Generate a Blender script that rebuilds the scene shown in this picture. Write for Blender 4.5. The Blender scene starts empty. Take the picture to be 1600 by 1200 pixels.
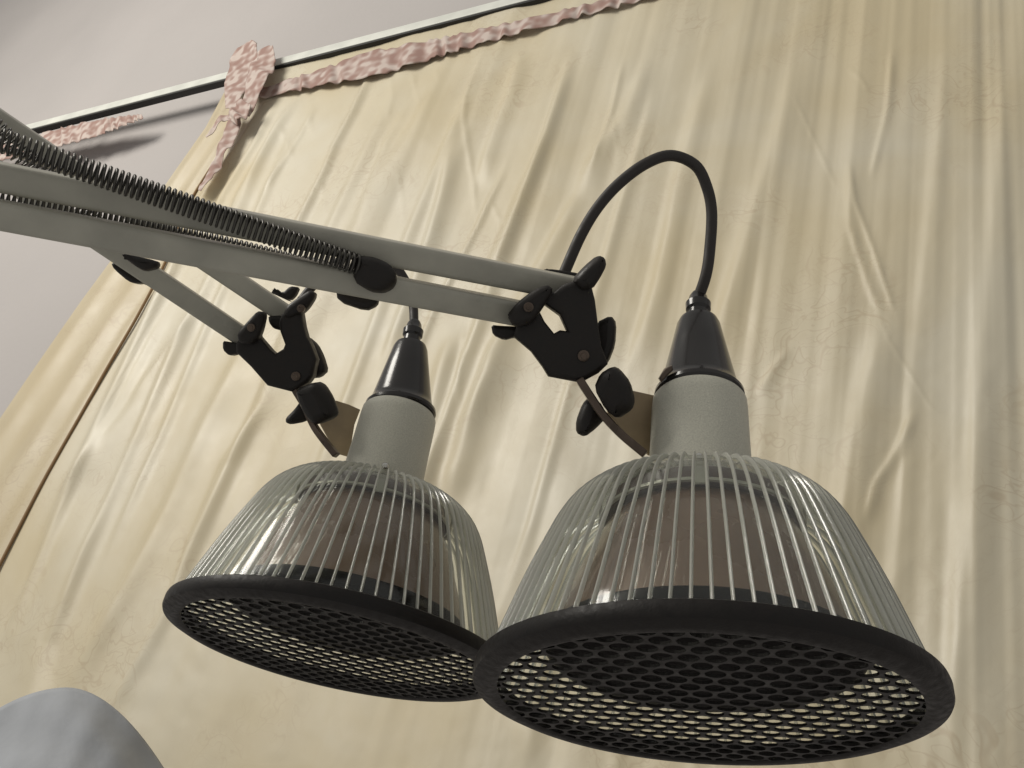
import bpy, bmesh, math, random
import numpy as np
from mathutils import Vector, Matrix

random.seed(4); np.random.seed(4)
S = bpy.context.scene
COL = S.collection

# ---------------------------------------------------------------- camera, world, lamps
F, CX, CY = 1500.0, 800.0, 600.0            # focal length and centre in units of a 1600 px wide frame
def unit(v): v = np.array(v, float); return v/np.linalg.norm(v)
UPc = unit([.24, -.826, .51])               # gravity seen by the camera (x right, y down, z forward)
Yc = unit(np.array([0, 0, 1.]) - UPc*UPc[2])
Xc = np.cross(Yc, UPc)
R = np.array([Xc, Yc, UPc])                 # camera frame -> world
CAM = np.array([0, 0, 1.35])
def W(p): return CAM + R @ np.asarray(p, float)
def D(v): return R @ np.asarray(v, float)

cam = bpy.data.cameras.new("camera"); co = bpy.data.objects.new("camera", cam); COL.objects.link(co)
m = np.eye(4); m[:3, 0] = D([1, 0, 0]); m[:3, 1] = D([0, -1, 0]); m[:3, 2] = D([0, 0, -1]); m[:3, 3] = CAM
co.matrix_world = Matrix(m.tolist())
cam.sensor_width = 36; cam.lens = 36*F/1600; cam.clip_start = .01; cam.clip_end = 50
S.camera = co

world = bpy.data.worlds.new("World"); S.world = world; world.use_nodes = True
bg = world.node_tree.nodes['Background']; bg.inputs[0].default_value = (.90, .88, .84, 1); bg.inputs[1].default_value = .36

def area(name, pos_c, target_c, size, power, color):
    l = bpy.data.lights.new(name, 'AREA'); l.shape = 'DISK'; l.size = size; l.energy = power; l.color = color
    o = bpy.data.objects.new(name, l); COL.objects.link(o)
    p = Vector(W(pos_c)); t = Vector(W(target_c)); o.location = p
    o.rotation_euler = (t-p).to_track_quat('-Z', 'Y').to_euler()
    return o
area("ceiling_lamp", (-2.60, -2.55, 1.30), (.0, .0, 1.5), 1.7, 95.0, (1, .955, .87))
S.view_settings.view_transform = 'Standard'; S.view_settings.look = 'None'; S.view_settings.exposure = 0; S.view_settings.gamma = 1

# ---------------------------------------------------------------- materials
def mat(name, col, rough=.5, metal=0., spec=.5, noise=None, bump=None, coat=0.):
    m = bpy.data.materials.new(name); m.use_nodes = True; nt = m.node_tree; b = nt.nodes['Principled BSDF']
    b.inputs['Base Color'].default_value = (*col, 1); b.inputs['Roughness'].default_value = rough
    b.inputs['Metallic'].default_value = metal; b.inputs['Specular IOR Level'].default_value = spec
    b.inputs['Coat Weight'].default_value = coat
    tc = nt.nodes.new('ShaderNodeTexCoord')
    if noise:
        sc, amt = noise
        n = nt.nodes.new('ShaderNodeTexNoise'); n.inputs['Scale'].default_value = sc; n.inputs['Detail'].default_value = 6
        nt.links.new(tc.outputs['Object'], n.inputs['Vector'])
        mp = nt.nodes.new('ShaderNodeMapRange'); mp.inputs[1].default_value = .3; mp.inputs[2].default_value = .7
        mp.inputs[3].default_value = 1-amt; mp.inputs[4].default_value = 1+amt
        nt.links.new(n.outputs[0], mp.inputs[0])
        mx = nt.nodes.new('ShaderNodeVectorMath'); mx.operation = 'SCALE'; mx.inputs[0].default_value = col
        nt.links.new(mp.outputs[0], mx.inputs['Scale']); nt.links.new(mx.outputs[0], b.inputs['Base Color'])
        mr = nt.nodes.new('ShaderNodeMapRange'); mr.inputs[1].default_value = .3; mr.inputs[2].default_value = .7
        mr.inputs[3].default_value = max(.02, rough-.12); mr.inputs[4].default_value = min(1, rough+.12)
        nt.links.new(n.outputs[0], mr.inputs[0]); nt.links.new(mr.outputs[0], b.inputs['Roughness'])
    if bump:
        sc, st = bump
        n = nt.nodes.new('ShaderNodeTexNoise'); n.inputs['Scale'].default_value = sc; n.inputs['Detail'].default_value = 3
        nt.links.new(tc.outputs['Object'], n.inputs['Vector'])
        bp = nt.nodes.new('ShaderNodeBump'); bp.inputs['Strength'].default_value = st; bp.inputs['Distance'].default_value = .001
        nt.links.new(n.outputs[0], bp.inputs['Height']); nt.links.new(bp.outputs[0], b.inputs['Normal'])
    return m

M = {}
M['bar'] = mat('grey_painted_tube', (.43, .415, .35), .38, noise=(38, .17), bump=(260, .18))
M['collar'] = mat('speckled_grey_enamel', (.58, .57, .48), .55, noise=(1500, .14), bump=(1400, .25))
M['black'] = mat('black_plastic', (.016, .013, .011), .5, spec=.35, noise=(200, .25), bump=(900, .12))
M['cap'] = mat('glossy_black_bakelite', (.018, .016, .015), .22, coat=.2, bump=(500, .05))
M['ring'] = mat('black_rubbery_ring', (.011, .009, .008), .5, spec=.3, noise=(300, .25), bump=(900, .12))
M['grille'] = mat('black_enamel_grille', (.012, .010, .009), .5, spec=.3, noise=(200, .3))
M['cable'] = mat('brown_black_cable', (.028, .023, .020), .55, noise=(200, .2))
M['spring'] = mat('dark_spring_steel', (.085, .08, .072), .36, metal=.7, noise=(300, .25))
M['steel'] = mat('worn_brown_steel', (.12, .09, .07), .35, metal=.6, noise=(120, .3))
M['plate'] = mat('bronze_mounting_plate', (.40, .31, .20), .5, metal=.3, noise=(90, .15))
M['screw'] = mat('bright_screw_steel', (.7, .7, .66), .25, metal=1)
M['bulb'] = mat('brown_mirrored_bulb_glass', (.20, .125, .083), .32, metal=.1, noise=(25, .12), coat=.7)
M['bulb'].node_tree.nodes['Principled BSDF'].inputs['Coat IOR'].default_value = 1.55
M['bulb'].node_tree.nodes['Principled BSDF'].inputs['Coat Roughness'].default_value = .02
M['face'] = mat('dark_ruby_glass', (.005, .003, .003), .4, spec=.12)
M['socket'] = mat('dark_brown_socket', (.09, .06, .05), .35)
M['rail'] = mat('white_bed_rail', (.66, .67, .62), .4, noise=(20, .06))
M['slot'] = mat('black_rail_slot', (.012, .011, .010), .6)
M['pale'] = mat('pale_grey_metal', (.44, .43, .36), .35, metal=.3, noise=(40, .1))

def shade_material():
    m = bpy.data.materials.new('smoke_clear_shade_plastic'); m.use_nodes = True; nt = m.node_tree; nt.nodes.clear()
    o = nt.nodes.new('ShaderNodeOutputMaterial'); t = nt.nodes.new('ShaderNodeBsdfTransparent'); t.inputs[0].default_value = (.955, .965, .95, 1)
    g = nt.nodes.new('ShaderNodeBsdfGlossy'); g.inputs['Roughness'].default_value = .09
    d = nt.nodes.new('ShaderNodeBsdfDiffuse'); d.inputs[0].default_value = (.45, .50, .47, 1)
    lw = nt.nodes.new('ShaderNodeLayerWeight'); lw.inputs[0].default_value = .5
    pw = nt.nodes.new('ShaderNodeMath'); pw.operation = 'POWER'; pw.inputs[1].default_value = 3.5; nt.links.new(lw.outputs['Facing'], pw.inputs[0])
    fr = nt.nodes.new('ShaderNodeMath'); fr.operation = 'MULTIPLY_ADD'; fr.inputs[1].default_value = .72; fr.inputs[2].default_value = .035; nt.links.new(pw.outputs[0], fr.inputs[0])
    a = nt.nodes.new('ShaderNodeMixShader'); b = nt.nodes.new('ShaderNodeMixShader'); b.inputs[0].default_value = .012
    nt.links.new(t.outputs[0], b.inputs[1]); nt.links.new(d.outputs[0], b.inputs[2])
    nt.links.new(fr.outputs[0], a.inputs[0]); nt.links.new(b.outputs[0], a.inputs[1]); nt.links.new(g.outputs[0], a.inputs[2])
    nt.links.new(a.outputs[0], o.inputs[0]); return m
M['shade'] = shade_material()
def rib_material():
    m = bpy.data.materials.new('moulded_clear_rib'); m.use_nodes = True; nt = m.node_tree; nt.nodes.clear(); L = nt.links.new
    o = nt.nodes.new('ShaderNodeOutputMaterial'); t = nt.nodes.new('ShaderNodeBsdfRefraction'); t.inputs['Color'].default_value = (.94, .95, .92, 1); t.inputs['IOR'].default_value = 1.3; t.inputs['Roughness'].default_value = .02
    d = nt.nodes.new('ShaderNodeBsdfDiffuse'); d.inputs[0].default_value = (.86, .86, .78, 1)
    tl = nt.nodes.new('ShaderNodeBsdfTranslucent'); tl.inputs[0].default_value = (.80, .81, .74, 1)
    g = nt.nodes.new('ShaderNodeBsdfGlossy'); g.inputs['Roughness'].default_value = .12
    a, b, c = (nt.nodes.new('ShaderNodeMixShader') for _ in range(3)); a.inputs[0].default_value = .45; b.inputs[0].default_value = .60; c.inputs[0].default_value = .10
    L(d.outputs[0], a.inputs[1]); L(tl.outputs[0], a.inputs[2]); L(t.outputs[0], b.inputs[1]); L(a.outputs[0], b.inputs[2])
    L(b.outputs[0], c.inputs[1]); L(g.outputs[0], c.inputs[2]); L(c.outputs[0], o.inputs[0]); return m
M['rib'] = rib_material()

def curtain_material(name, base, pale):
    m = bpy.data.materials.new(name); m.use_nodes = True; nt = m.node_tree; b = nt.nodes['Principled BSDF']; L = nt.links.new
    tc = nt.nodes.new('ShaderNodeTexCoord')
    def noise(sc, det=2, dist=0.):
        n = nt.nodes.new('ShaderNodeTexNoise'); n.inputs['Scale'].default_value = sc; n.inputs['Detail'].default_value = det
        n.inputs['Distortion'].default_value = dist; L(tc.outputs['UV'], n.inputs['Vector']); return n.outputs[0]
    def math_(op, a, bb=None, c=None):
        k = nt.nodes.new('ShaderNodeMath'); k.operation = op
        for i, q in enumerate((a, bb, c)):
            if q is None: continue
            if isinstance(q, (int, float)): k.inputs[i].default_value = q
            else: L(q, k.inputs[i])
        return k.outputs[0]
    def rng(x, a, bb, c, d):
        k = nt.nodes.new('ShaderNodeMapRange'); L(x, k.inputs[0])
        for i, q in enumerate((a, bb, c, d)): k.inputs[i+1].default_value = q
        return k.outputs[0]
    # woven scroll pattern: thin meandering outlines and a faint filled leaf
    n1 = noise(13, 1.5, 1.6)
    line = rng(math_('ABSOLUTE', math_('SUBTRACT', n1, .5)), .004, .022, 1, 0)
    n2 = noise(22, 1.2, 2.4)
    line2 = rng(math_('ABSOLUTE', math_('SUBTRACT', n2, .52)), .004, .028, 1, 0)
    msk = rng(noise(4.2, 2), .48, .62, 0, 1)
    lines = math_('MULTIPLY', math_('MAXIMUM', line, math_('MULTIPLY', line2, .8)), msk)
    fill = rng(n1, .55, .62, 0, .30)
    mix = nt.nodes.new('ShaderNodeMix'); mix.data_type = 'RGBA'
    mix.inputs[6].default_value = (*base, 1); mix.inputs[7].default_value = (*pale, 1)
    L(rng(noise(2.6, 4, .4), .35, .65, 0, 1), mix.inputs[0])
    mx2 = nt.nodes.new('ShaderNodeMix'); mx2.data_type = 'RGBA'; L(mix.outputs[2], mx2.inputs[6])
    mx2.inputs[7].default_value = (base[0]*.70, base[1]*.60, base[2]*.56, 1)
    L(math_('MULTIPLY', math_('MAXIMUM', lines, math_('MULTIPLY', fill, msk)), .34), mx2.inputs[0])
    L(mx2.outputs[2], b.inputs['Base Color'])
    L(rng(noise(9, 4), .3, .7, .40, .56), b.inputs['Roughness'])
    b.inputs['Specular IOR Level'].default_value = .85
    b.inputs['Sheen Weight'].default_value = .3; b.inputs['Sheen Roughness'].default_value = .4
    wv = noise(1500, 2); bp = nt.nodes.new('ShaderNodeBump'); bp.inputs['Strength'].default_value = .30; bp.inputs['Distance'].default_value = .0008
    hsum = math_('ADD', wv, math_('MULTIPLY', noise(24, 2, .3), .35))
    L(hsum, bp.inputs['Height']); L(bp.outputs[0], b.inputs['Normal'])
    return m
M['curtain'] = curtain_material('cream_satin_curtain', (.56, .475, .305), (.62, .565, .435))
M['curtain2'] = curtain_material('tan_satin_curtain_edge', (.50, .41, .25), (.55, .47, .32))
M['wall'] = mat('pinkish_grey_plaster', (.43, .405, .395), .85, noise=(3, .04), bump=(70, .6))

def floral(name):
    m = bpy.data.materials.new(name); m.use_nodes = True; nt = m.node_tree; b = nt.nodes['Principled BSDF']
    tc = nt.nodes.new('ShaderNodeTexCoord'); n = nt.nodes.new('ShaderNodeTexNoise'); n.inputs['Scale'].default_value = 48; n.inputs['Detail'].default_value = 0; n.inputs['Distortion'].default_value = .2
    nt.links.new(tc.outputs['Object'], n.inputs['Vector'])
    r = nt.nodes.new('ShaderNodeValToRGB'); e = r.color_ramp.elements
    e[0].position = .33; e[0].color = (.32, .20, .17, 1); e[1].position = .64; e[1].color = (.54, .455, .41, 1)
    k = r.color_ramp.elements.new(.46); k.color = (.38, .27, .235, 1)
    k = r.color_ramp.elements.new(.55); k.color = (.45, .345, .31, 1)
    nt.links.new(n.outputs[0], r.inputs[0]); nt.links.new(r.outputs[0], b.inputs['Base Color']); b.inputs['Roughness'].default_value = .8
    return m
M['floral'] = floral('pink_floral_ruffle_cloth')
M['bed'] = mat('pale_blue_cotton', (.36, .375, .40), .9, noise=(14, .12), bump=(45, .9))

# ---------------------------------------------------------------- helpers
def link(name, me, material=None, parent=None, smooth=False):
    o = bpy.data.objects.new(name, me); COL.objects.link(o)
    if material and not me.materials: me.materials.append(M[material])
    if parent: o.parent = parent
    if smooth: me.shade_smooth()
    return o
def tag(o, label=None, cat=None, group=None, kind=None):
    for k, v in (('label', label), ('category', cat), ('group', group), ('kind', kind)):
        if v: o[k] = v
def empty(name, loc):
    o = bpy.data.objects.new(name, None); COL.objects.link(o); o.location = loc; o.empty_display_size = .02; return o
def pymesh(name, v, f):
    me = bpy.data.meshes.new(name); me.from_pydata([tuple(map(float, p)) for p in v], [], [tuple(map(int, q)) for q in f]); me.update(); return me

def ray(px, py): return np.array([(px-CX)/F, (py-CY)/F, 1.])
def at(px, py, d): return W(ray(px, py)*d)                      # a point at d metres in front of the camera

def tube(pts, r, sides=10, closed_caps=True):
    P = np.array(pts, float); n = len(P)
    T = np.gradient(P, axis=0); T /= np.linalg.norm(T, axis=1)[:, None]
    a = np.cross(T[0], [0.13, .77, .41]); a /= np.linalg.norm(a); A = []
    for t in T:
        a = a - t*(a@t); a /= np.linalg.norm(a); A.append(a)
    A = np.array(A); B = np.cross(T, A)
    rr = np.full(n, r) if np.isscalar(r) else np.array(r)
    th = np.arange(sides)*2*np.pi/sides
    V = (P[:, None] + rr[:, None, None]*(np.cos(th)[None, :, None]*A[:, None] + np.sin(th)[None, :, None]*B[:, None])).reshape(-1, 3)
    Fc = []
    for i in range(n-1):
        for j in range(sides):
            k = (j+1) % sides; Fc.append((i*sides+j, i*sides+k, (i+1)*sides+k, (i+1)*sides+j))
    if closed_caps: Fc.append(tuple(range(sides))[::-1]); Fc.append(tuple((n-1)*sides+j for j in range(sides)))
    return V, Fc
def spline(pts, n=60):
    P = np.array(pts, float); out = []
    Q = np.vstack([2*P[0]-P[1], P, 2*P[-1]-P[-2]]); k = max(2, n//(len(P)-1))
    for i in range(1, len(Q)-2):
        for t in np.linspace(0, 1, k, endpoint=False):
            p0, p1, p2, p3 = Q[i-1:i+3]
            out.append(.5*((2*p1)+(-p0+p2)*t+(2*p0-5*p1+4*p2-p3)*t*t+(-p0+3*p1-3*p2+p3)*t**3))
    out.append(P[-1]); return np.array(out)

def lathe(prof, N=96, closed=False):
    """prof: list of (r, h); local axis Z"""
    V = []; Fc = []; th = np.arange(N)*2*np.pi/N
    for r, h in prof:
        for t in th: V.append((r*math.cos(t), r*math.sin(t), h))
    n = len(prof); rng_ = range(n if closed else n-1)
    for i in rng_:
        i2 = (i+1) % n
        for j in range(N):
            k = (j+1) % N; Fc.append((i*N+j, i*N+k, i2*N+k, i2*N+j))
    return V, Fc

def prism(name, outlines, depth, bevel, material, parent, P0, nrm, shift=0., smooth=False):
    """outlines: closed px outlines (first = border, others = holes) laid on the plane (P0 cam frame, normal nrm cam frame),
    given a real thickness; returns the linked object"""
    nrm = unit(nrm); P0 = np.array(P0, float)
    ex = unit(np.cross([0, 1., 0], nrm)); ey = np.cross(nrm, ex)
    cu = bpy.data.curves.new(name, 'CURVE'); cu.dimensions = '2D'; cu.fill_mode = 'BOTH'
    cu.extrude = depth/2-bevel; cu.bevel_depth = bevel; cu.bevel_resolution = 2; cu.offset = -bevel
    for ol in outlines:
        sp = cu.splines.new('POLY'); sp.points.add(len(ol)-1); sp.use_cyclic_u = True
        for i, (px, py) in enumerate(ol):
            r_ = ray(px, py); t = (P0@nrm)/(r_@nrm); q = r_*t-P0
            sp.points[i].co = (q@ex, q@ey, 0, 1)
    tmp = bpy.data.objects.new(name, cu); COL.objects.link(tmp)
    dg = bpy.context.evaluated_depsgraph_get(); me = bpy.data.meshes.new_from_object(tmp.evaluated_get(dg))
    bpy.data.objects.remove(tmp); bpy.data.curves.remove(cu)
    mt = np.eye(4); mt[:3, 0] = D(ex); mt[:3, 1] = D(ey); mt[:3, 2] = D(nrm); mt[:3, 3] = W(P0+nrm*shift)
    me.transform(Matrix(mt.tolist())); me.materials.clear()
    me.name = name
    return link(name, me, material, parent, smooth)

def localise(o, root):
    """keep the world-space mesh but put the origin at the root"""
    o.data.transform(Matrix.Translation(-root.location))
def attach(name, V, Fc, material, root, smooth=False, parent=None):
    me = pymesh(name, np.array(V)-np.array(root.location), Fc)
    return link(name, me, material, parent or root, smooth)

def beam(A, B, w, h, up_hint, name, material, root, bev=.0016, roll=0.):
    A = np.array(A); B = np.array(B); t = unit(B-A); s = unit(np.cross(t, up_hint)); u = np.cross(s, t)
    if roll:
        s, u = s*math.cos(roll)+u*math.sin(roll), -s*math.sin(roll)+u*math.cos(roll)
    bm = bmesh.new(); vs = []
    for P in (A, B):
        for a, b in ((-1, -1), (1, -1), (1, 1), (-1, 1)): vs.append(bm.verts.new(P+s*a*w/2+u*b*h/2-np.array(root.location)))
    q = vs; bm.faces.new(q[0:4][::-1]); bm.faces.new(q[4:8])
    for i in range(4): j = (i+1) % 4; bm.faces.new((q[i], q[j], q[j+4], q[i+4]))
    bmesh.ops.recalc_face_normals(bm, faces=bm.faces)
    bmesh.ops.bevel(bm, geom=bm.edges[:], offset=bev, segments=3, affect='EDGES', profile=.6)
    me = bpy.data.meshes.new(name); bm.to_mesh(me); bm.free()
    o = link(name, me, material, root); 
    me.shade_smooth(); me.set_sharp_from_angle(angle=math.radians(50)); return o

# ---------------------------------------------------------------- the wall, rail and curtains behind
m_ = np.cross(ray(133, 185), ray(480, 96)); DU = unit(np.cross(m_, UPc))
if DU[0] < 0: DU = -DU
WN = unit(np.cross(DU, UPc))                 # wall normal
if WN[2] > 0: WN = -WN                       # towards the camera
Q0 = ray(900, 500)*1.45
def plane_uv(px, py, off=0.):
    r_ = ray(px, py); t = ((Q0+WN*off)@WN)/(r_@WN); q = r_*t-Q0; return q@DU, q@UPc
def uv_px(u, v, off=0.):
    p = Q0[None]+np.outer(u, DU)+np.outer(v, UPc)+WN[None]*off
    return CX+F*p[:, 0]/p[:, 2], CY+F*p[:, 1]/p[:, 2]
def wallpt(u, v, off): return W(Q0+DU*u+UPc*v+WN*off)

# wall
WALL_OFF = -.06
V = [wallpt(u, v, WALL_OFF) for u, v in ((-4.5, -2.6), (3.2, -2.6), (3.2, 3.4), (-4.5, 3.4))]
w = link('wall', pymesh('wall', V, [(0, 1, 2, 3)]), 'wall'); tag(w, kind='structure')

# rail (a white bed-canopy rail with a black slot below)
ru0, rv0 = plane_uv(133, 185); ru1, rv1 = plane_uv(480, 96)
RV = (rv0+rv1)/2
rail = empty('curtain_rail', wallpt(-2.2, RV, .0)); tag(rail, 'white curtain rail with a black slot along its lower edge, crossing the wall', 'rail')
beam(wallpt(-2.4, RV+.015, 0), wallpt(1.9, RV+.015, 0), .022, .027, D(UPc), 'rail_bar', 'rail', rail, .002)
beam(wallpt(-2.4, RV-.0012, 0), wallpt(1.9, RV-.0012, 0), .018, .0055, D(UPc), 'slot', 'slot', rail, .001)

# curtain folds: ridge lines given where they hang; (points, half width, height, sharp)
def P_(o, s, pts): return [(o[0]+x/s, o[1]+y/s) for x, y in pts]
c7 = ((130, 420), 1.738); c1 = ((130, 90), 3.404); k1 = ((430, 90), 3.2); k2 = ((900, 90), 2.791); k3 = ((130, 420), 3.693); k4 = ((620, 480), 2.857); k5 = ((1130, 480), 3.158); k6 = ((130, 700), 2.927)
RID = [
 (P_(*c7, [(520, 60), (420, 260), (330, 430), (230, 660), (130, 850), (30, 1020), (-60, 1180)]), 13, .010, 0),
 (P_(*c7, [(560, 250), (500, 370), (390, 530), (300, 740), (250, 900), (170, 1040), (90, 1170), (30, 1290)]), 9, .009, 0),
 (P_(*c7, [(360, 20), (290, 130), (200, 280), (120, 400), (30, 510), (-70, 640)]), 12, .008, 0),
 (P_(*k3, [(500, 180), (420, 340), (300, 580), (200, 800), (80, 1010), (-60, 1260)]), 5, .005, 0),
 (P_(*k3, [(640, 270), (520, 420), (380, 600), (260, 790)]), 4, .004, 0),
 (P_(*c1, [(1010, 170), (860, 420), (660, 740), (480, 1100)]), 3, .006, 0),
 (P_(*c1, [(1050, 190), (920, 450), (740, 740), (560, 1100)]), 3.5, .007, 0),
 (P_(*c1, [(1160, 190), (1040, 360), (930, 560), (830, 740), (700, 1050)]), 5, .009, 0),
 (P_(*c1, [(1250, 240), (1090, 520), (930, 760)]), 3, .004, 0),
 (P_(*c1, [(1600, -20), (1540, 60), (1430, 300), (1340, 470), (1290, 600), (1230, 720), (1150, 880), (1000, 1200)]), 5, .010, 0),
 (P_(*c1, [(1270, 650), (1285, 780), (1295, 880)]), 2.2, .003, 1),
 (P_(*c1, [(1040, 360), (1075, 430), (1110, 510)]), 2, .0025, 1),
 (P_(*k1, [(30, 350), (60, 420), (90, 520)]), 2, .0025, 1),
 (P_(*k1, [(900, -100), (840, 100), (770, 250), (700, 400), (560, 600), (450, 820), (330, 1050), (120, 1420), (-80, 1800)]), 17, .012, 0),
 (P_(*k1, [(700, 190), (560, 430), (470, 680), (400, 860)]), 6, .005, 0),
 (P_(*k1, [(620, 540), (635, 680), (650, 880)]), 2, .002, 1),
 (P_(*k1, [(575, 60), (590, 200), (560, 330)]), 3, .003, 1),
 (P_(*k1, [(680, 60), (710, 190), (745, 280)]), 2, .003, 1),
 (P_(*k1, [(800, 60), (830, 130)]), 2, .003, 1),
 (P_(*k1, [(180, 200), (175, 300), (180, 400)]), 3, .003, 1),
 (P_(*k1, [(1080, -100), (1010, 60), (960, 200), (950, 330), (970, 480), (990, 620), (1000, 760), (1020, 840)]), 3, .006, 1),
 (P_(*k1, [(950, 330), (880, 520), (840, 700), (790, 880), (700, 1150), (520, 1600)]), 9, .009, 0),
 (P_(*k1, [(1250, -60), (1170, 200), (1100, 380), (1040, 560), (1010, 660)]), 10, .008, 0),
 (P_(*k1, [(1190, 450), (1130, 600), (1060, 740), (1010, 850), (920, 1020), (800, 1250), (700, 1500), (600, 1780), (540, 2000)]), 4, .005, 0),
 (P_(*k1, [(1500, -60), (1430, 200), (1370, 400), (1310, 540), (1240, 680), (1180, 840), (1100, 1020), (980, 1250)]), 9, .010, 0),
 (P_(*k1, [(1080, 720), (1130, 830), (1150, 900)]), 2, .0025, 1),
 (P_(*k1, [(1600, 520), (1560, 640), (1460, 800), (1360, 1000), (1230, 1250), (1100, 1480), (1000, 1750), (900, 2000)]), 12, .009, 0),
 (P_(*k2, [(330, 0), (200, 300), (100, 420), (0, 620)]), 12, .009, 0),
 (P_(*k2, [(210, 0), (160, 230), (110, 380), (60, 520)]), 4, .004, 0),
 (P_(*k2, [(160, 230), (180, 360), (190, 440)]), 2, .002, 1),
 (P_(*k2, [(610, -60), (560, 150), (500, 370), (440, 600), (410, 760), (360, 980), (300, 1180), (180, 1500)]), 14, .010, 0),
 (P_(*k2, [(960, -60), (920, 200), (850, 450), (780, 680), (720, 900), (660, 1080), (560, 1400)]), 16, .010, 0),
 (P_(*k2, [(1380, -60), (1360, 220), (1320, 400), (1280, 560)]), 5, .005, 0),
 (P_(*k2, [(940, 150), (1050, 380), (1150, 600)]), 2, .0025, 1),
 (P_(*k2, [(1190, 430), (1220, 640), (1290, 820), (1380, 1090), (1420, 1180)]), 5, .006, 1),
 (P_(*k2, [(1180, 40), (1240, 90), (1280, 160)]), 2, .0025, 1),
 (P_(*k2, [(1190, 430), (1200, 760), (1290, 1040), (1360, 1180)]), 6, .004, 0),
 (P_(*k5, [(850, -80), (780, 220), (700, 500), (660, 700), (610, 1000), (520, 1300), (430, 1700)]), 26, .014, 0),
 (P_(*k5, [(960, 500), (860, 720), (760, 880), (700, 1100)]), 7, .005, 0),
 (P_(*k5, [(750, 0), (820, 180), (930, 350), (1020, 500), (1110, 560)]), 2, .002, 1),
 (P_(*k5, [(330, 200), (230, 340), (160, 450)]), 7, .004, 0),
 (P_(*k4, [(270, 70), (200, 300), (160, 500), (140, 700), (90, 1000)]), 12, .010, 0),
 (P_(*k4, [(510, 130), (430, 330), (340, 520), (280, 700), (200, 900)]), 18, .010, 0),
 (P_(*k4, [(310, 60), (290, 300), (280, 470)]), 3, .003, 1),
 ([(372, 215), (330, 290), (262, 430), (206, 545), (140, 690), (40, 900)], 6, .008, 0),
 ([(395, 175), (352, 255), (290, 385), (243, 480), (160, 660), (60, 880), (-20, 1060)], 5, .008, 0),
 ([(455, 150), (405, 260), (352, 380), (318, 452), (262, 575), (196, 720), (120, 900), (40, 1100)], 6, .008, 0),
 ([(480, 150), (430, 270), (385, 370), (352, 440), (300, 560), (250, 680), (150, 900)], 5, .007, 0),
 ([(655, 60), (600, 180), (530, 330), (475, 450), (420, 600), (330, 800), (230, 1020)], 7, .006, 0),
 ([(770, 60), (720, 180), (660, 320), (600, 470), (545, 620), (470, 800)], 7, .006, 0),
 ([(905, 60), (870, 170), (830, 290), (780, 420), (730, 560), (680, 720), (600, 950)], 7, .006, 0),
 ([(1050, 60), (1010, 200), (965, 340), (920, 500), (880, 640), (830, 820), (760, 1020)], 8, .006, 0),
 ([(1600, -60), (1560, 300), (1530, 700), (1480, 1250)], 24, .012, 0),
 ([(1500, -60), (1470, 200), (1440, 480), (1400, 900), (1350, 1260)], 14, .006, 0),
 ([(820, 1260), (860, 900), (905, 700)], 22, .006, 0),
 ([(20, 1300), (60, 1000), (170, 760)], 24, .008, 0),
]
def fold_height(px, py):
    z = np.zeros_like(px)
    for pts, wd, hh, sharp in RID:
        A = np.array(pts[:-1]); B = np.array(pts[1:]); best = np.full(px.shape, 1e9); along = np.zeros(px.shape); side = np.zeros(px.shape)
        tot = 0; lens = np.linalg.norm(B-A, axis=1); cum = np.concatenate([[0], np.cumsum(lens)])
        for i in range(len(A)):
            d = B[i]-A[i]; t = np.clip(((px-A[i, 0])*d[0]+(py-A[i, 1])*d[1])/(d@d), 0, 1)
            dx = px-A[i, 0]-t*d[0]; dy = py-A[i, 1]-t*d[1]; dd = dx*dx+dy*dy; mk = dd < best
            best = np.where(mk, dd, best); along = np.where(mk, cum[i]+t*lens[i], along)
            side = np.where(mk, np.sign(dx*d[1]-dy*d[0]), side)
        q = np.sqrt(best)/wd
        endf = np.clip(along/(.22*cum[-1]), 0, 1)*np.clip((cum[-1]-along)/(.22*cum[-1]), 0, 1); endf = endf*endf*(3-2*endf)
        if pts[0][1] < 96 or pts[0][1] > 1100: pass
        if sharp: z += hh*.5*endf*np.exp(-q*1.1)
        else: z += hh*np.interp(pts[0][0], [900, 1300], [1.05, .62])*endf*np.exp(-(q*np.where(side > 0, .68, 1.1))**2)
    return z
def vnoise(x, y, seed):
    rs = np.random.RandomState(seed); G = rs.rand(64, 64)
    xi = np.floor(x).astype(int); yi = np.floor(y).astype(int); fx = x-xi; fy = y-yi
    fx = fx*fx*(3-2*fx); fy = fy*fy*(3-2*fy); g = lambda a, b: G[a % 64, b % 64]
    return (g(xi, yi)*(1-fx)+g(xi+1, yi)*fx)*(1-fy)+(g(xi, yi+1)*(1-fx)+g(xi+1, yi+1)*fx)*fy

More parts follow.
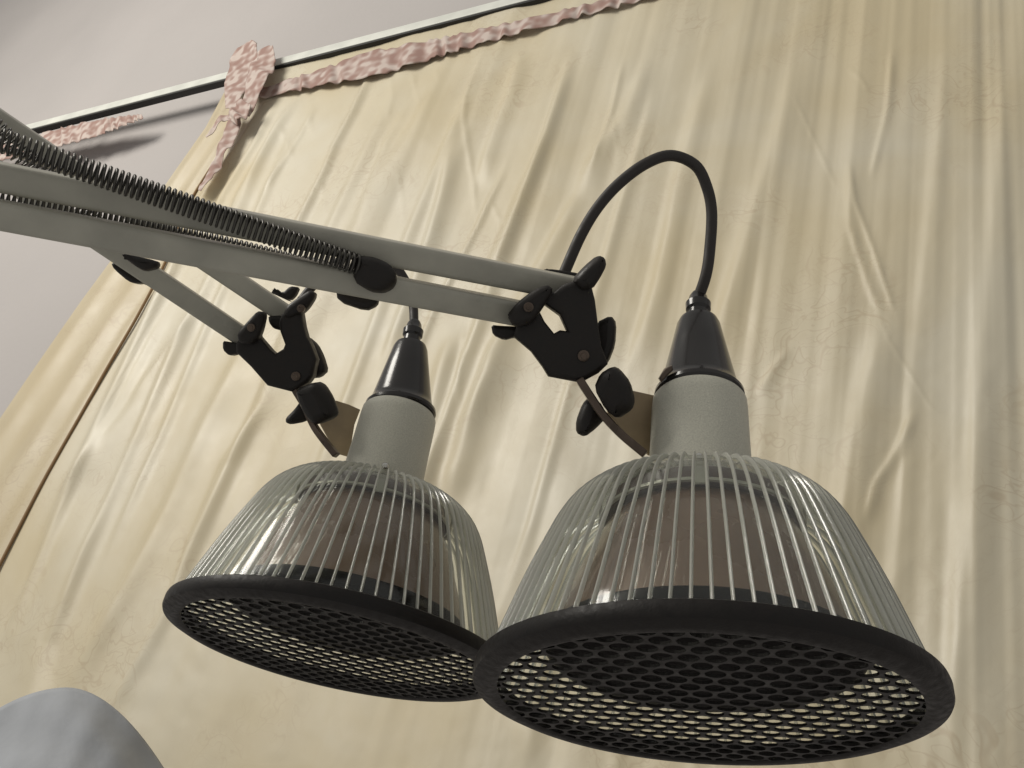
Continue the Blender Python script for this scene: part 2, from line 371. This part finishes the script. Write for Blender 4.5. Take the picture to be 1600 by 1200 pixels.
def seam_x(y):   # image x of the join between the narrow edge panel and the main curtain at image y
    return np.interp(y, [-100, 96, 200, 300, 455, 512, 575, 633, 760, 900, 1300], [445, 408, 368, 302, 240, 201, 167, 134, 62, -10, -220])
def edge_x(y):
    return np.interp(y, [-100, 96, 200, 290, 470, 700, 900, 1300], [425, 378, 322, 258, 128, -30, -170, -440])
def cloth(name, material, left_fn, right_fn, off, ny, nx, label, amp=1., vtop=None):
    """grid hung between a left and right border; borders are given along the hanging direction"""
    rows = []
    ys = np.linspace(-140, 1380, ny) if vtop is None else np.linspace(vtop, 1380, ny)
    PX = np.zeros((ny, nx)); PY = np.zeros((ny, nx))
    for i, y in enumerate(ys):
        l = left_fn(y); r = right_fn(y); s = np.linspace(0, 1, nx)
        PX[i] = l+(r-l)*s; PY[i] = y
    px = PX.ravel(); py = PY.ravel()
    rr = np.stack([(px-CX)/F, (py-CY)/F, np.ones_like(px)], 1); t = ((Q0+WN*off)@WN)/(rr@WN); q = rr*t[:, None]-Q0
    u = q@DU; v = q@UPc
    keep_top = v < RV+.0
    # fold relief
    z = fold_height(px, py)*amp
    if amp < 1:
        sp = np.tile(np.linspace(0, 1, nx), ny); z += .007*np.exp(-((sp-.16)/.09)**2) + .009*np.exp(-((sp-.50)/.10)**2) + .006*np.exp(-((sp-.74)/.06)**2)
    # converging direction of the hang for the small relief
    ang = np.arctan2(1510-px, py+1825); s1 = ang*1.0
    z += amp*.0060*(vnoise(s1*60+3, py/1400+7, 1)-.5) + amp*.0022*(vnoise(s1*150, py/900, 2)-.5) + amp*.0005*(vnoise(s1*420, py/500, 12)-.5)
    z += amp*.0005*(vnoise(px/26, py/30, 3)-.5)*vnoise(px/160, py/160, 4)*2 + amp*.010*(vnoise(px/260, py/500, 5)-.5)
    z += amp*.00022*(vnoise(px/11+py/40, py/17, 8)-.5)*vnoise(px/120, py/90, 9)*2
    pts = Q0[None]+np.outer(u, DU)+np.outer(v, UPc)+WN[None]*(off+z)[:, None]
    V = CAM[None]+pts@R.T
    Fc = []; ok = (v < RV-.004).reshape(ny, nx)
    idx = np.arange(ny*nx).reshape(ny, nx)
    sel = ok[:-1, :-1] | ok[1:, :-1] | ok[:-1, 1:] | ok[1:, 1:]
    a = idx[:-1, :-1][sel]; b = idx[:-1, 1:][sel]; c = idx[1:, 1:][sel]; d = idx[1:, :-1][sel]
    used = np.zeros(ny*nx, bool); 
    for k in (a, b, c, d): used[k] = True
    mp = np.cumsum(used)-1
    faces = np.stack([mp[a], mp[d], mp[c], mp[b]], 1)
    me = bpy.data.meshes.new(name); Vu = V[used]
    base = Vu.mean(0); Vu = Vu-base
    me.vertices.add(len(Vu)); me.vertices.foreach_set('co', Vu.ravel().astype(np.float32))
    me.loops.add(len(faces)*4); me.loops.foreach_set('vertex_index', faces.ravel().astype(np.int32))
    me.polygons.add(len(faces)); me.polygons.foreach_set('loop_start', (np.arange(len(faces))*4).astype(np.int32))
    me.update(calc_edges=True); uvl = me.uv_layers.new(name='UVMap')
    UV = np.stack([u[used], v[used]], 1)[faces.ravel()]; uvl.data.foreach_set('uv', UV.ravel().astype(np.float32))
    me.validate(); me.shade_smooth()
    o = link(name, me, material); o.location = base; tag(o, label, 'curtain'); return o
wide = cloth('curtain', 'curtain', lambda y: seam_x(y), lambda y: 1900., .0, 420, 480,
      'wide cream satin curtain in soft folds filling the wall behind the lamps')
cloth('curtain', 'curtain2', lambda y: edge_x(y), lambda y: seam_x(y)+40, -.020, 300, 60,
      'narrow tan curtain edge hanging at the left, tucked behind the wide curtain', .6)

# brown tube edging the wide curtain, its colour painting the shadow gap between panels
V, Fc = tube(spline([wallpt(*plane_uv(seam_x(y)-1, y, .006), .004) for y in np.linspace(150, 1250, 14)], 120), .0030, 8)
mat_p = mat('brown_shadow_edging', (.22, .13, .055), .7); M['shadow_edging'] = mat_p
link('gap_shadow_edging', pymesh('gap_shadow_edging', np.array(V)-np.array(wide.location), Fc), 'shadow_edging', wide, True)

# pink floral ruffle: valance under the rail, knotted tie, hanging trim
def strip(name, path, widths, ruffles, amp, off, nw=14, seed=0, n=120):
    """a gathered strip of cloth along a px path on the wall plane; widths px; real waves in depth"""
    P = spline([(x, y, 0) for x, y in path], n)[:, :2]; wd = np.interp(np.linspace(0, 1, len(P)), np.linspace(0, 1, len(widths)), widths)
    T = np.gradient(P, axis=0); T /= np.linalg.norm(T, axis=1)[:, None]; N = np.stack([-T[:, 1], T[:, 0]], 1)
    V = []; Fc = []
    for i in range(len(P)):
        for j in range(nw):
            s = j/(nw-1)*2-1; tt = i/len(P); ph = ruffles*2*math.pi*(tt+.045*math.sin(5.3*tt*2+seed)+.022*math.sin(23*tt+seed*3)+.010*math.sin(61*tt))
            wob = 1+.09*math.sin(ph*1.0+seed)+.05*math.sin(ph*2.3+seed*2)
            x, y = P[i]+N[i]*s*wd[i]/2*wob
            z = amp*(math.sin(ph+s*.5+seed)*(.55+.45*s*(1 if len(P) > 150 else -1)) + .28*math.sin(ph*1.63+s*1.1+seed*2))
            u, v = plane_uv(x, y, off); V.append(wallpt(u, v, off+z))
    for i in range(len(P)-1):
        for j in range(nw-1): a = i*nw+j; Fc.append((a, a+1, a+nw+1, a+nw))
    base = np.mean(V, 0); me = pymesh(name, np.array(V)-base, Fc)
    o = link(name, me, 'floral', None, True); o.location = base
    sm = o.modifiers.new('thickness', 'SOLIDIFY'); sm.thickness = .0012
    return o
def railpx(x, dy=0): return (x, 185-.2565*(x-133)+dy)
o = strip('valance_ruffle', [railpx(x, 30) for x in (398, 480, 560, 660, 780, 900, 1000, 1150, 1300)], [14, 22, 38, 24, 16, 14, 14, 14], 21, .005, .012, seed=1, n=400)
tag(o, 'dusty pink ruffled valance running along the top of the cream curtain', 'valance')
o = strip('lace_trim', [railpx(x, 19) for x in (-60, 40, 133, 180, 222)], [26, 26, 26, 18, 6], 14, .004, .006, seed=3, n=160)
tag(o, 'frayed pinkish lace trim hanging below the left end of the rail', 'trim')
tie = empty('ruffle_tie', wallpt(*plane_uv(385, 120, .03), .03)); tag(tie, 'pink floral cloth tie knotted over the rail at the corner of the curtain', 'tie')
def tiepart(name, *a, **k):
    o = strip(name, *a, **k); o.parent = tie; o.location = o.location-tie.location; return o
tiepart('loop', [(398, 66), (388, 84), (376, 106), (368, 134), (362, 172)], [10, 40, 40, 34, 16], 1.3, .008, .028, seed=.4)
tiepart('loop', [(424, 72), (416, 88), (408, 108), (398, 134), (380, 176)], [8, 30, 34, 30, 14], 1.6, .007, .036, seed=2)
tiepart('knot', [(385, 160), (372, 176), (362, 188)], [20, 26, 18], 1.4, .008, .044, seed=2.2, n=30)
tiepart('tail', [(372, 176), (360, 205), (345, 240), (330, 270), (312, 298)], [16, 22, 15, 12, 6], 2.4, .006, .030, seed=1.3)
tiepart('tail', [(360, 182), (345, 186), (334, 200), (322, 214)], [8, 9, 6, 3], 1.5, .003, .024, seed=4, n=40)

# pale blue bedding at the lower left corner
def bedding():
    V = []; Fc = []; n = 40
    for i in range(n):
        for j in range(n):
            s = i/(n-1); t = j/(n-1)
            x = -40+s*(400); yt = 1074+26*(abs(x-105)/(66 if x > 105 else 95))**1.9
            y = yt+t*260
            d = 1.18-.20*t+.004*math.sin(s*9+t*5)+.0025*math.sin(t*16-s*11)+.0015*math.sin(s*47+t*13)+.03*(1-math.cos(min(1, (1-s)*3)*math.pi/2))*0
            V.append(at(x, y, d))
    for i in range(n-1):
        for j in range(n-1): a = i*n+j; Fc.append((a, a+n, a+n+1, a+1))
    base = np.mean(V, 0); o = link('bedding', pymesh('bedding', np.array(V)-base, Fc), 'bed', None, True); o.location = base
    sm = o.modifiers.new('thickness', 'SOLIDIFY'); sm.thickness = -.03
    tag(o, 'pale blue bedding just showing in the lower left corner below the curtain', 'bedding')
bedding()

# ---------------------------------------------------------------- the lamps
U = .09                                   # metres per unit of the lamp head (rim radius)
PROF = [(.93, -.01), (.922, .03), (.892, .12), (.852, .24), (.812, .36), (.768, .48), (.720, .60), (.682, .69), (.640, .765), (.590, .82), (.53, .862), (.45, .892), (.36, .905), (.24, .91)]
NRIB = 78

def shade_meshes():
    outer = [(r*U, h*U) for r, h in PROF]; inner = [((r-.018)*U, (h-.016 if h > .75 else h)*U) for r, h in PROF][::-1]
    V, Fc = lathe(outer+inner, 156, True); me = pymesh('shade', V, Fc); me.materials.append(M['shade']); me.shade_smooth()
    # one rib: a raised bead following the profile in the XZ plane
    P = spline([(r, 0, h) for r, h in PROF[:-1]], 40)
    nrm = np.gradient(P, axis=0); nrm = np.stack([nrm[:, 2], 0*nrm[:, 0], -nrm[:, 0]], 1); nrm /= np.linalg.norm(nrm, axis=1)[:, None]
    V = []; Fc = []; n = len(P)
    for i in range(n):
        wdt = (.0075 if P[i, 0] > .6 else .0075*P[i, 0]/.6)
        if i < 3: wdt *= 1.25
        for s, e in ((-1, -.002), (-.6, .012), (0, .018), (.6, .012), (1, -.002)):
            q = P[i]+nrm[i]*e+np.array([0, s*wdt, 0]); V.append(q*U)
    for i in range(n-1):
        for j in range(4): a = i*5+j; Fc.append((a, a+5, a+6, a+1))
    Fc.append((0, 1, 2, 3, 4)); Fc.append(tuple((n-1)*5+j for j in (4, 3, 2, 1, 0)))
    rb = pymesh('rib', V, Fc); rb.materials.append(M['rib']); rb.shade_smooth()
    return me, rb
SHADE, RIB = shade_meshes()

def grille_mesh():
    """perforated disc with hexagonally set round-cornered holes, 1.2 mm thick"""
    pitch = .0090; hole = .00385; th = .0011; Rin = .90*U
    V = []; Fc = []; K = 12; vmap = {}
    def vert(x, y, z):
        k = (round(x*1e6), round(y*1e6), round(z*1e6))
        if k not in vmap: vmap[k] = len(V); V.append((x, y, z))
        return vmap[k]
    n = int(Rin/pitch)+3
    for a in range(-n, n+1):
        for b in range(-n, n+1):
            cx = pitch*(a+.5*(b % 2)); cy = pitch*b*math.sqrt(3)/2
            rr = math.hypot(cx, cy)
            if rr > Rin: continue
            solid = False
            outr = []
            for k in range(K):
                an = math.pi/6+k*2*math.pi/K
                rad = pitch/math.sqrt(3) if k % 2 == 0 else pitch/2
                outr.append((cx+rad*math.cos(an), cy+rad*math.sin(an)))
            inr = [(cx+hole*math.cos(math.pi/6+k*2*math.pi/K), cy+hole*math.sin(math.pi/6+k*2*math.pi/K)) for k in range(K)]
            for z, flip in ((0, 0), (th, 1)):
                O = [vert(x, y, z) for x, y in outr]
                if solid: Fc.append(tuple(O if flip else O[::-1])); continue
                I = [vert(x, y, z) for x, y in inr]
                for k in range(K):
                    j = (k+1) % K; q = (O[k], O[j], I[j], I[k]); Fc.append(q if flip else q[::-1])
            if not solid:
                I0 = [vert(x, y, 0) for x, y in inr]; I1 = [vert(x, y, th) for x, y in inr]
                for k in range(K):
                    j = (k+1) % K; Fc.append((I0[k], I0[j], I1[j], I1[k]))
    me = pymesh('grille', V, Fc); me.materials.append(M['grille']); return me
GRILLE = grille_mesh()
def lathe_mesh(name, prof, material, N=96, closed=False, smooth=True):
    V, Fc = lathe([(r*U, h*U) for r, h in prof], N, closed); me = pymesh(name, V, Fc); me.materials.append(M[material])
    if smooth: me.shade_smooth(); me.set_sharp_from_angle(angle=math.radians(38))
    return me
RING = lathe_mesh('guard_ring', [(.93, .026), (.965, .022), (.985, .012), (.99, -.004), (.99, -.044), (.984, -.056), (.935, -.076), (.905, -.078), (.890, -.075), (.880, -.068), (.880, -.056), (.905, -.052), (.914, .0), (.91, .022)], 'ring', 144, True)
BULB = lathe_mesh('bulb', [(.30, .86), (.38, .80), (.42, .77), (.45, .73), (.478, .67), (.515, .60), (.555, .51), (.595, .42), (.63, .335), (.66, .26), (.68, .205), (.685, .19)], 'bulb', 96)
FACE = lathe_mesh('bulb_face', [(.685, .19), (.693, .175), (.69, .13), (.67, .108), (.62, .092), (.5, .078), (.35, .07), (.2, .066), (.001, .064)], 'face', 96)
SOCK = lathe_mesh('socket', [(.05, .875), (.42, .872), (.455, .85), (.465, .79), (.45, .77), (.40, .765), (.05, .76)], 'socket', 72)
SRING = lathe_mesh('socket_ring', [(.466, .785), (.480, .782), (.480, .768), (.466, .765)], 'pale', 72, True)
COLLAR = lathe_mesh('collar', [(.24, .885), (.257, .89), (.257, .95), (.252, 1.02), (.246, 1.25), (.243, 1.44), (.240, 1.485), (.228, 1.503), (.20, 1.51), (.05, 1.51)], 'collar', 96)
CAPM = lathe_mesh('socket_cap', [(.06, 0.000), (.222, 0.000), (.232, 0.012), (.230, 0.032), (.212, 0.044), (.196, 0.091), (.150, 0.316), (.118, 0.479), (.104, 0.513), (.078, 0.526), (.060, 0.533), (.056, 0.581), (.068, 0.594), (.070, 0.635), (.056, 0.649), (.050, 0.683), (.036, 0.710), (.030, 0.710)], 'cap', 72)
SCREW = lathe_mesh('screw', [(.001, .035), (.014, .033), (.022, .024), (.024, .010), (.016, .008), (.016, -.02)], 'screw', 20)

def clip_mesh():
    bm = bmesh.new(); bmesh.ops.create_cube(bm, size=1); bmesh.ops.scale(bm, vec=(.012*U, .055*U, .13*U), verts=bm.verts); bmesh.ops.translate(bm, vec=(.478*U, 0, .81*U), verts=bm.verts)
    bmesh.ops.bevel(bm, geom=bm.edges[:], offset=.0004, segments=2, affect='EDGES'); me = bpy.data.meshes.new('clip'); bm.to_mesh(me); bm.free(); me.materials.append(M['pale']); return me
CLIP = clip_mesh()
capdir = [None]
def build_head(root, Cc, nc, lean=0.):
    """Cc, nc: rim centre and axis in the camera frame (metres); root sits at the rim centre"""
    n = D(unit(nc)); z = Vector(n); toCam = Vector(CAM)-Vector(W(Cc)); x = (toCam-z*toCam.dot(z)).normalized(); y = z.cross(x)
    mt = Matrix((x, y, z)).transposed()
    rot = mt.to_euler()
    def put(name, me, parent=root, loc=None, r=None):
        o = bpy.data.objects.new(name, me); COL.objects.link(o); o.parent = parent
        if parent is root: o.rotation_euler = rot
        if loc is not None: o.location = loc
        if r is not None: o.rotation_euler = r
        return o
    sh = put('shade', SHADE)
    for k in range(NRIB): put('rib', RIB, sh, r=(0, 0, (k+.5)*2*math.pi/NRIB))
    rg = put('guard_ring', RING); put('grille', GRILLE, rg, loc=(0, 0, -.068*U), r=(0, 0, math.radians(90)))
    bl = put('bulb', BULB); put('bulb_face', FACE, bl)
    so = put('socket', SOCK); put('socket_ring', SRING, so)
    for k in range(4): put('clip', CLIP, so, r=(0, 0, k*math.pi/2))
    cl = put('collar', COLLAR)
    put('screw', SCREW, cl, loc=(.256*U, -.004*U, 1.0*U), r=(0, math.pi/2, 0))
    vd = (Vector(CAM)-Vector(W(Cc))).normalized()
    tr = Matrix.Rotation(lean, 3, vd) @ mt
    put('socket_cap', CAPM, loc=mt @ Vector((0, 0, 1.508*U)), r=tr.to_euler())
    capdir[0] = Vector(W(Cc)) + mt @ Vector((0, 0, 1.508*U)) + tr @ Vector((0, 0, .675*U))
    return mt

def clean(o): o.data.shade_smooth(); o.data.set_sharp_from_angle(angle=math.radians(40)); return o
def zprism(name, px, d, depth, bevel, material, root, nrm=(0, 0, -1), shift=0.):
    outl = px if isinstance(px[0][0], (tuple, list)) else [px]
    cxp = np.mean(np.array(outl[0]), 0)
    o = prism(name, outl, depth, bevel, material, root, ray(*cxp)*d, nrm, shift); localise(o, root); return clean(o)
def cable(root, pts, r, endc):
    V, Fc = tube(spline([at(*p) for p in pts]+[np.array(endc)], 90), r, 14); return attach('cable', V, Fc, 'cable', root, True)
def spring(root, a, b, turns, rad, wire):
    A = at(*a); B = at(*b); t = unit(B-A); s = unit(np.cross(t, [0.1, .2, 1])); u = np.cross(t, s); n = int(turns*12)
    k = np.arange(n+1)/n; th = k*turns*2*math.pi
    P = A+np.outer(k, B-A)+rad*(np.outer(np.cos(th), s)+np.outer(np.sin(th), u))
    V, Fc = tube(P, wire, 5); return attach('spring', V, Fc, 'spring', root, True)

CRc = np.array([.8180, 1.3180, 4.1215])*U; NRc = np.array([.100, -.820, .560])
CLc = np.array([-.9788, 1.4650, 5.4564])*U; NLc = np.array([.168, -.847, .503])

def rnd(pts, k=2):
    P = np.array(pts, float)
    for _ in range(k):
        Q = []
        for i in range(len(P)):
            a = P[i]; b = P[(i+1) % len(P)]; Q += [a*.8+b*.2, a*.2+b*.8]
        P = np.array(Q)
    return [tuple(p) for p in P]

def pins(root, spots):
    for px, py, d, r in spots:
        V, Fc = lathe([(.0001, r*.35), (r*.5, r*.35), (r*.55, r*.15), (r*.8, r*.15), (r, 0), (r, -r), (.0001, -r)], 20)
        z = Vector(D([.05, .05, -1])).normalized(); q = z.to_track_quat('Z', 'Y'); c = Vector(at(px, py, d))
        V = [tuple(q @ Vector(v) + c) for v in V]; o = attach('pivot_screw', V, Fc, 'steel', root); clean(o)
# ---- right lamp
def right_lamp():
    root = empty('infrared_lamp', W(CRc))
    tag(root, 'nearer clear ribbed heat lamp on the right, its black cable arching high above it', 'lamp', 'clear ribbed heat lamps on jointed spring arms')
    build_head(root, CRc, NRc)
    UW = D(UPc)
    # two parallel square tubes, running away to the upper left and towards the camera
    beam(at(905, 453, .452), at(-260, 226, .352), .0112, .0112, D([0, -1, 0]), 'upper_tube', 'bar', root, .0022, roll=.30)
    beam(at(835, 494, .445), at(-260, 286, .350), .0112, .0112, D([0, -1, 0]), 'lower_tube', 'bar', root, .0022, roll=.30)
    # springs
    spring(root, (560, 414, .408), (-260, 128, .33), 88, .0043, .00062)
    spring(root, (556, 434, .447), (-260, 236, .37), 96, .0040, .00058)
    c3 = ((330, 380), 3.53)
    zprism('spring_clip', rnd(P_(*c3, [(792, 92), (830, 72), (905, 82), (985, 118), (1022, 165), (1024, 215), (1000, 252), (950, 274), (880, 268), (786, 212)]), 1), .412, .015, .0045, 'black', root, nrm=(.1, 0, -1))
    zprism('spring_clip', rnd(P_(*c3, [(690, 240), (930, 300), (918, 345), (855, 374), (700, 322)]), 1), .446, .012, .0025, 'black', root, nrm=(.1, 0, -1))
    c4 = ((740, 220), 2.4)
    hub = zprism('joint_bracket', [P_(*c4, [(150, 735), (215, 790), (258, 848), (280, 884), (400, 907), (465, 872), (500, 838), (475, 770), (462, 680), (452, 600), (440, 552), (430, 520), (395, 522), (330, 545), (300, 572), (276, 560), (230, 575), (160, 612), (128, 655), (160, 700)]),
             P_(*c4, [(240, 630), (265, 614), (322, 655), (350, 716), (322, 712), (300, 724), (265, 680)])[::-1]], .438, .013, .0022, 'black', root)
    zprism('tube_clamp', rnd(P_(*c4, [(300, 560), (276, 540), (225, 560), (160, 610), (125, 655), (150, 700), (215, 690), (262, 625)]), 1), .430, .010, .003, 'black', root)
    zprism('clamp_ear', rnd(P_(*c4, [(66, 692), (72, 728), (115, 748), (150, 738), (215, 740), (200, 700), (110, 696)]), 1), .446, .012, .002, 'black', root)
    zprism('clamp_ear', rnd(P_(*c4, [(372, 520), (420, 468), (466, 430), (488, 440), (493, 470), (470, 515), (442, 556), (400, 560)]), 1), .432, .011, .0035, 'black', root, nrm=(.2, .1, -1))
    zprism('clamp_ear', rnd(P_(*c4, [(262, 484), (300, 484), (400, 500), (420, 520), (330, 512), (268, 492)]), 1), .458, .008, .0012, 'black', root)
    zprism('rear_wing', rnd(P_(*c4, [(462, 682), (516, 656), (534, 682), (530, 765), (505, 830), (470, 866), (440, 800)]), 1), .448, .010, .003, 'black', root, nrm=(-.25, 0, -1))
    # wing knob pinching the hinge strip
    kn = zprism('wing_knob', rnd(P_(*c4, [(478, 872), (520, 846), (545, 856), (585, 905), (603, 975), (592, 1010), (545, 1042), (500, 1010), (455, 925)]), 1), .424, .014, .005, 'black', root, nrm=(-.35, .1, -1))
    zprism('wing_knob', rnd(P_(*c4, [(440, 955), (412, 985), (388, 1050), (388, 1096), (415, 1110), (452, 1082), (492, 1040), (480, 990)]), 1), .436, .010, .004, 'black', root, nrm=(.3, 0, -1))
    # bent steel strip and bronze plate to the collar
    beamstrip = [at(*p) for p in ((906, 594, .432), (924, 622, .429), (942, 648, .426), (970, 678, .423), (1008, 710, .420))]
    strip3(root, beamstrip, .0030, .0036)
    zprism('mounting_plate', P_(*c4, [(540, 925), (600, 938), (690, 958), (704, 975), (700, 1185), (655, 1180), (560, 1090), (500, 1020)]), .446, .0022, .0005, 'plate', root, nrm=(.25, 0, -1))
    zprism('clip_edge', P_(*((840, 380), 3.527), [(666, 745), (700, 690), (740, 672), (745, 700), (700, 745), (680, 768)]), .438, .004, .001, 'steel', root)
    pins(root, [(897, 447, .4345, .0021), (826, 480, .4235, .0022), (912, 556, .4305, .0026)])
    # cable
    cable(root, [(876, 440, .47), (884, 421, .47), (907, 369, .472), (932, 327, .475), (965, 289, .478), (1007, 257, .48), (1048, 243, .482), (1086, 258, .484), (1104, 291, .484), (1112, 332, .483), (1109, 390, .481), (1103, 430, .479)], .00285, capdir[0])
    return root
def strip3(root, pts, w, th):
    """a bent flat strip seen nearly edge on"""
    P = spline(pts, 24); T = np.gradient(P, axis=0); T /= np.linalg.norm(T, axis=1)[:, None]
    dirn = D([0, 0, 1]); V = []; Fc = []
    for p, t in zip(P, T):
        s = unit(np.cross(t, dirn)); k = unit(dirn-t*(dirn@t))
        for a, b in ((-1, -1), (1, -1), (1, 1), (-1, 1)): V.append(p+s*a*th/2+k*b*w)
    n = len(P)
    for i in range(n-1):
        for j in range(4): k = (j+1) % 4; Fc.append((i*4+j, i*4+k, i*4+4+k, i*4+4+j))
    Fc.append((0, 3, 2, 1)); Fc.append(tuple((n-1)*4+j for j in range(4)))
    o = attach('hinge_strip', V, Fc, 'steel', root); o.data.shade_smooth(); o.data.set_sharp_from_angle(angle=math.radians(40))
    b = o.modifiers.new('edge', 'BEVEL'); b.width = .0005; b.segments = 2
    return o

# ---- left lamp
def left_lamp():
    root = empty('infrared_lamp', W(CLc))
    tag(root, 'farther clear ribbed heat lamp on the left, its rim overlapped by the nearer lamp', 'lamp', 'clear ribbed heat lamps on jointed spring arms')
    build_head(root, CLc, NLc, math.radians(5))
    beam(at(388, 532, .560), at(-320, 56, .455), .0112, .0112, D([0, -1, 0]), 'lower_tube', 'bar', root, .0022, roll=.30)
    beam(at(462, 502, .566), at(-320, -26, .46), .0112, .0112, D([0, -1, 0]), 'upper_tube', 'bar', root, .0022, roll=.30)
    c2 = ((130, 240), 3.404); c3 = ((330, 380), 3.53)
    zprism('spring_clip', rnd(P_(*c2, [(205, 540), (240, 538), (400, 572), (408, 592), (395, 612), (330, 628), (280, 600)]), 1), .512, .010, .003, 'black', root, nrm=(.1, 0, -1))
    zprism('spring_clip', rnd(P_(*c2, [(160, 590), (180, 580), (290, 655), (345, 680), (330, 690), (290, 694), (250, 684), (175, 620)]), 1), .545, .012, .0025, 'black', root, nrm=(.1, 0, -1))
    spring(root, (215, 404, .516), (-300, -80, .42), 70, .0039, .00052)
    spring(root, (205, 410, .548), (-300, -60, .45), 70, .0036, .00050)
    zprism('joint_bracket', P_(*c3, [(150, 560), (152, 605), (230, 680), (322, 785), (460, 820), (545, 770), (570, 735), (590, 640), (560, 560), (535, 515), (520, 460), (508, 385), (470, 345), (400, 395), (385, 440), (392, 490), (418, 560), (408, 585), (365, 612), (340, 590), (275, 515), (262, 470), (190, 480)]), .548, .013, .0022, 'black', root)
    zprism('clamp_ear', rnd(P_(*c3, [(150, 500), (210, 430), (262, 376), (298, 380), (304, 400), (290, 470), (272, 520), (230, 560), (160, 550)]), 1), .540, .011, .003, 'black', root)
    zprism('clamp_ear', rnd(P_(*c3, [(76, 540), (76, 590), (110, 622), (150, 612), (240, 640), (200, 560), (110, 545)]), 1), .556, .012, .002, 'black', root)
    zprism('clamp_ear', rnd(P_(*c3, [(420, 350), (490, 298), (550, 260), (580, 275), (576, 305), (540, 360), (508, 390), (440, 420), (400, 410)]), 1), .545, .011, .003, 'black', root)
    zprism('clamp_ear', rnd(P_(*c3, [(322, 402), (326, 440), (350, 472), (392, 484), (430, 450), (400, 400)]), 1), .560, .010, .002, 'black', root)
    zprism('clamp_ear', rnd(P_(*c3, [(335, 255), (350, 262), (400, 275), (440, 238), (490, 245), (470, 290), (440, 318), (390, 298)]), 1), .585, .008, .002, 'black', root)
    zprism('rear_wing', rnd(P_(*c3, [(535, 515), (582, 555), (615, 620), (640, 705), (600, 742), (550, 745), (520, 640)]), 1), .562, .010, .003, 'black', root, nrm=(-.25, 0, -1))
    zprism('wing_knob', rnd(P_(*c3, [(480, 800), (585, 762), (618, 782), (660, 850), (690, 935), (680, 965), (600, 1000), (560, 980), (510, 900)]), 1), .532, .014, .005, 'black', root, nrm=(-.35, .1, -1))
    zprism('wing_knob', rnd(P_(*c3, [(490, 875), (462, 915), (412, 965), (412, 990), (440, 1000), (520, 985), (545, 960), (520, 900)]), 1), .546, .009, .003, 'black', root, nrm=(.3, 0, -1))
    strip3(root, [at(*p) for p in ((463, 612, .545), (476, 634, .540), (490, 664, .535), (505, 686, .530), (526, 712, .527))], .0030, .0034)
    zprism('mounting_plate', P_(*c3, [(600, 1000), (640, 880), (690, 868), (760, 890), (822, 918), (790, 1000), (760, 1180), (690, 1160)]), .562, .0022, .0005, 'plate', root, nrm=(.25, 0, -1))
    pins(root, [(470, 482, .537, .0022), (392, 512, .5325, .0022), (462, 588, .5405, .0026)])
    cable(root, [(470, 470, .60), (500, 435, .605), (545, 398, .61), (585, 392, .61), (614, 412, .606), (634, 440, .603), (645, 474, .60)], .00285, capdir[0])
    return root
right_lamp(); left_lamp()
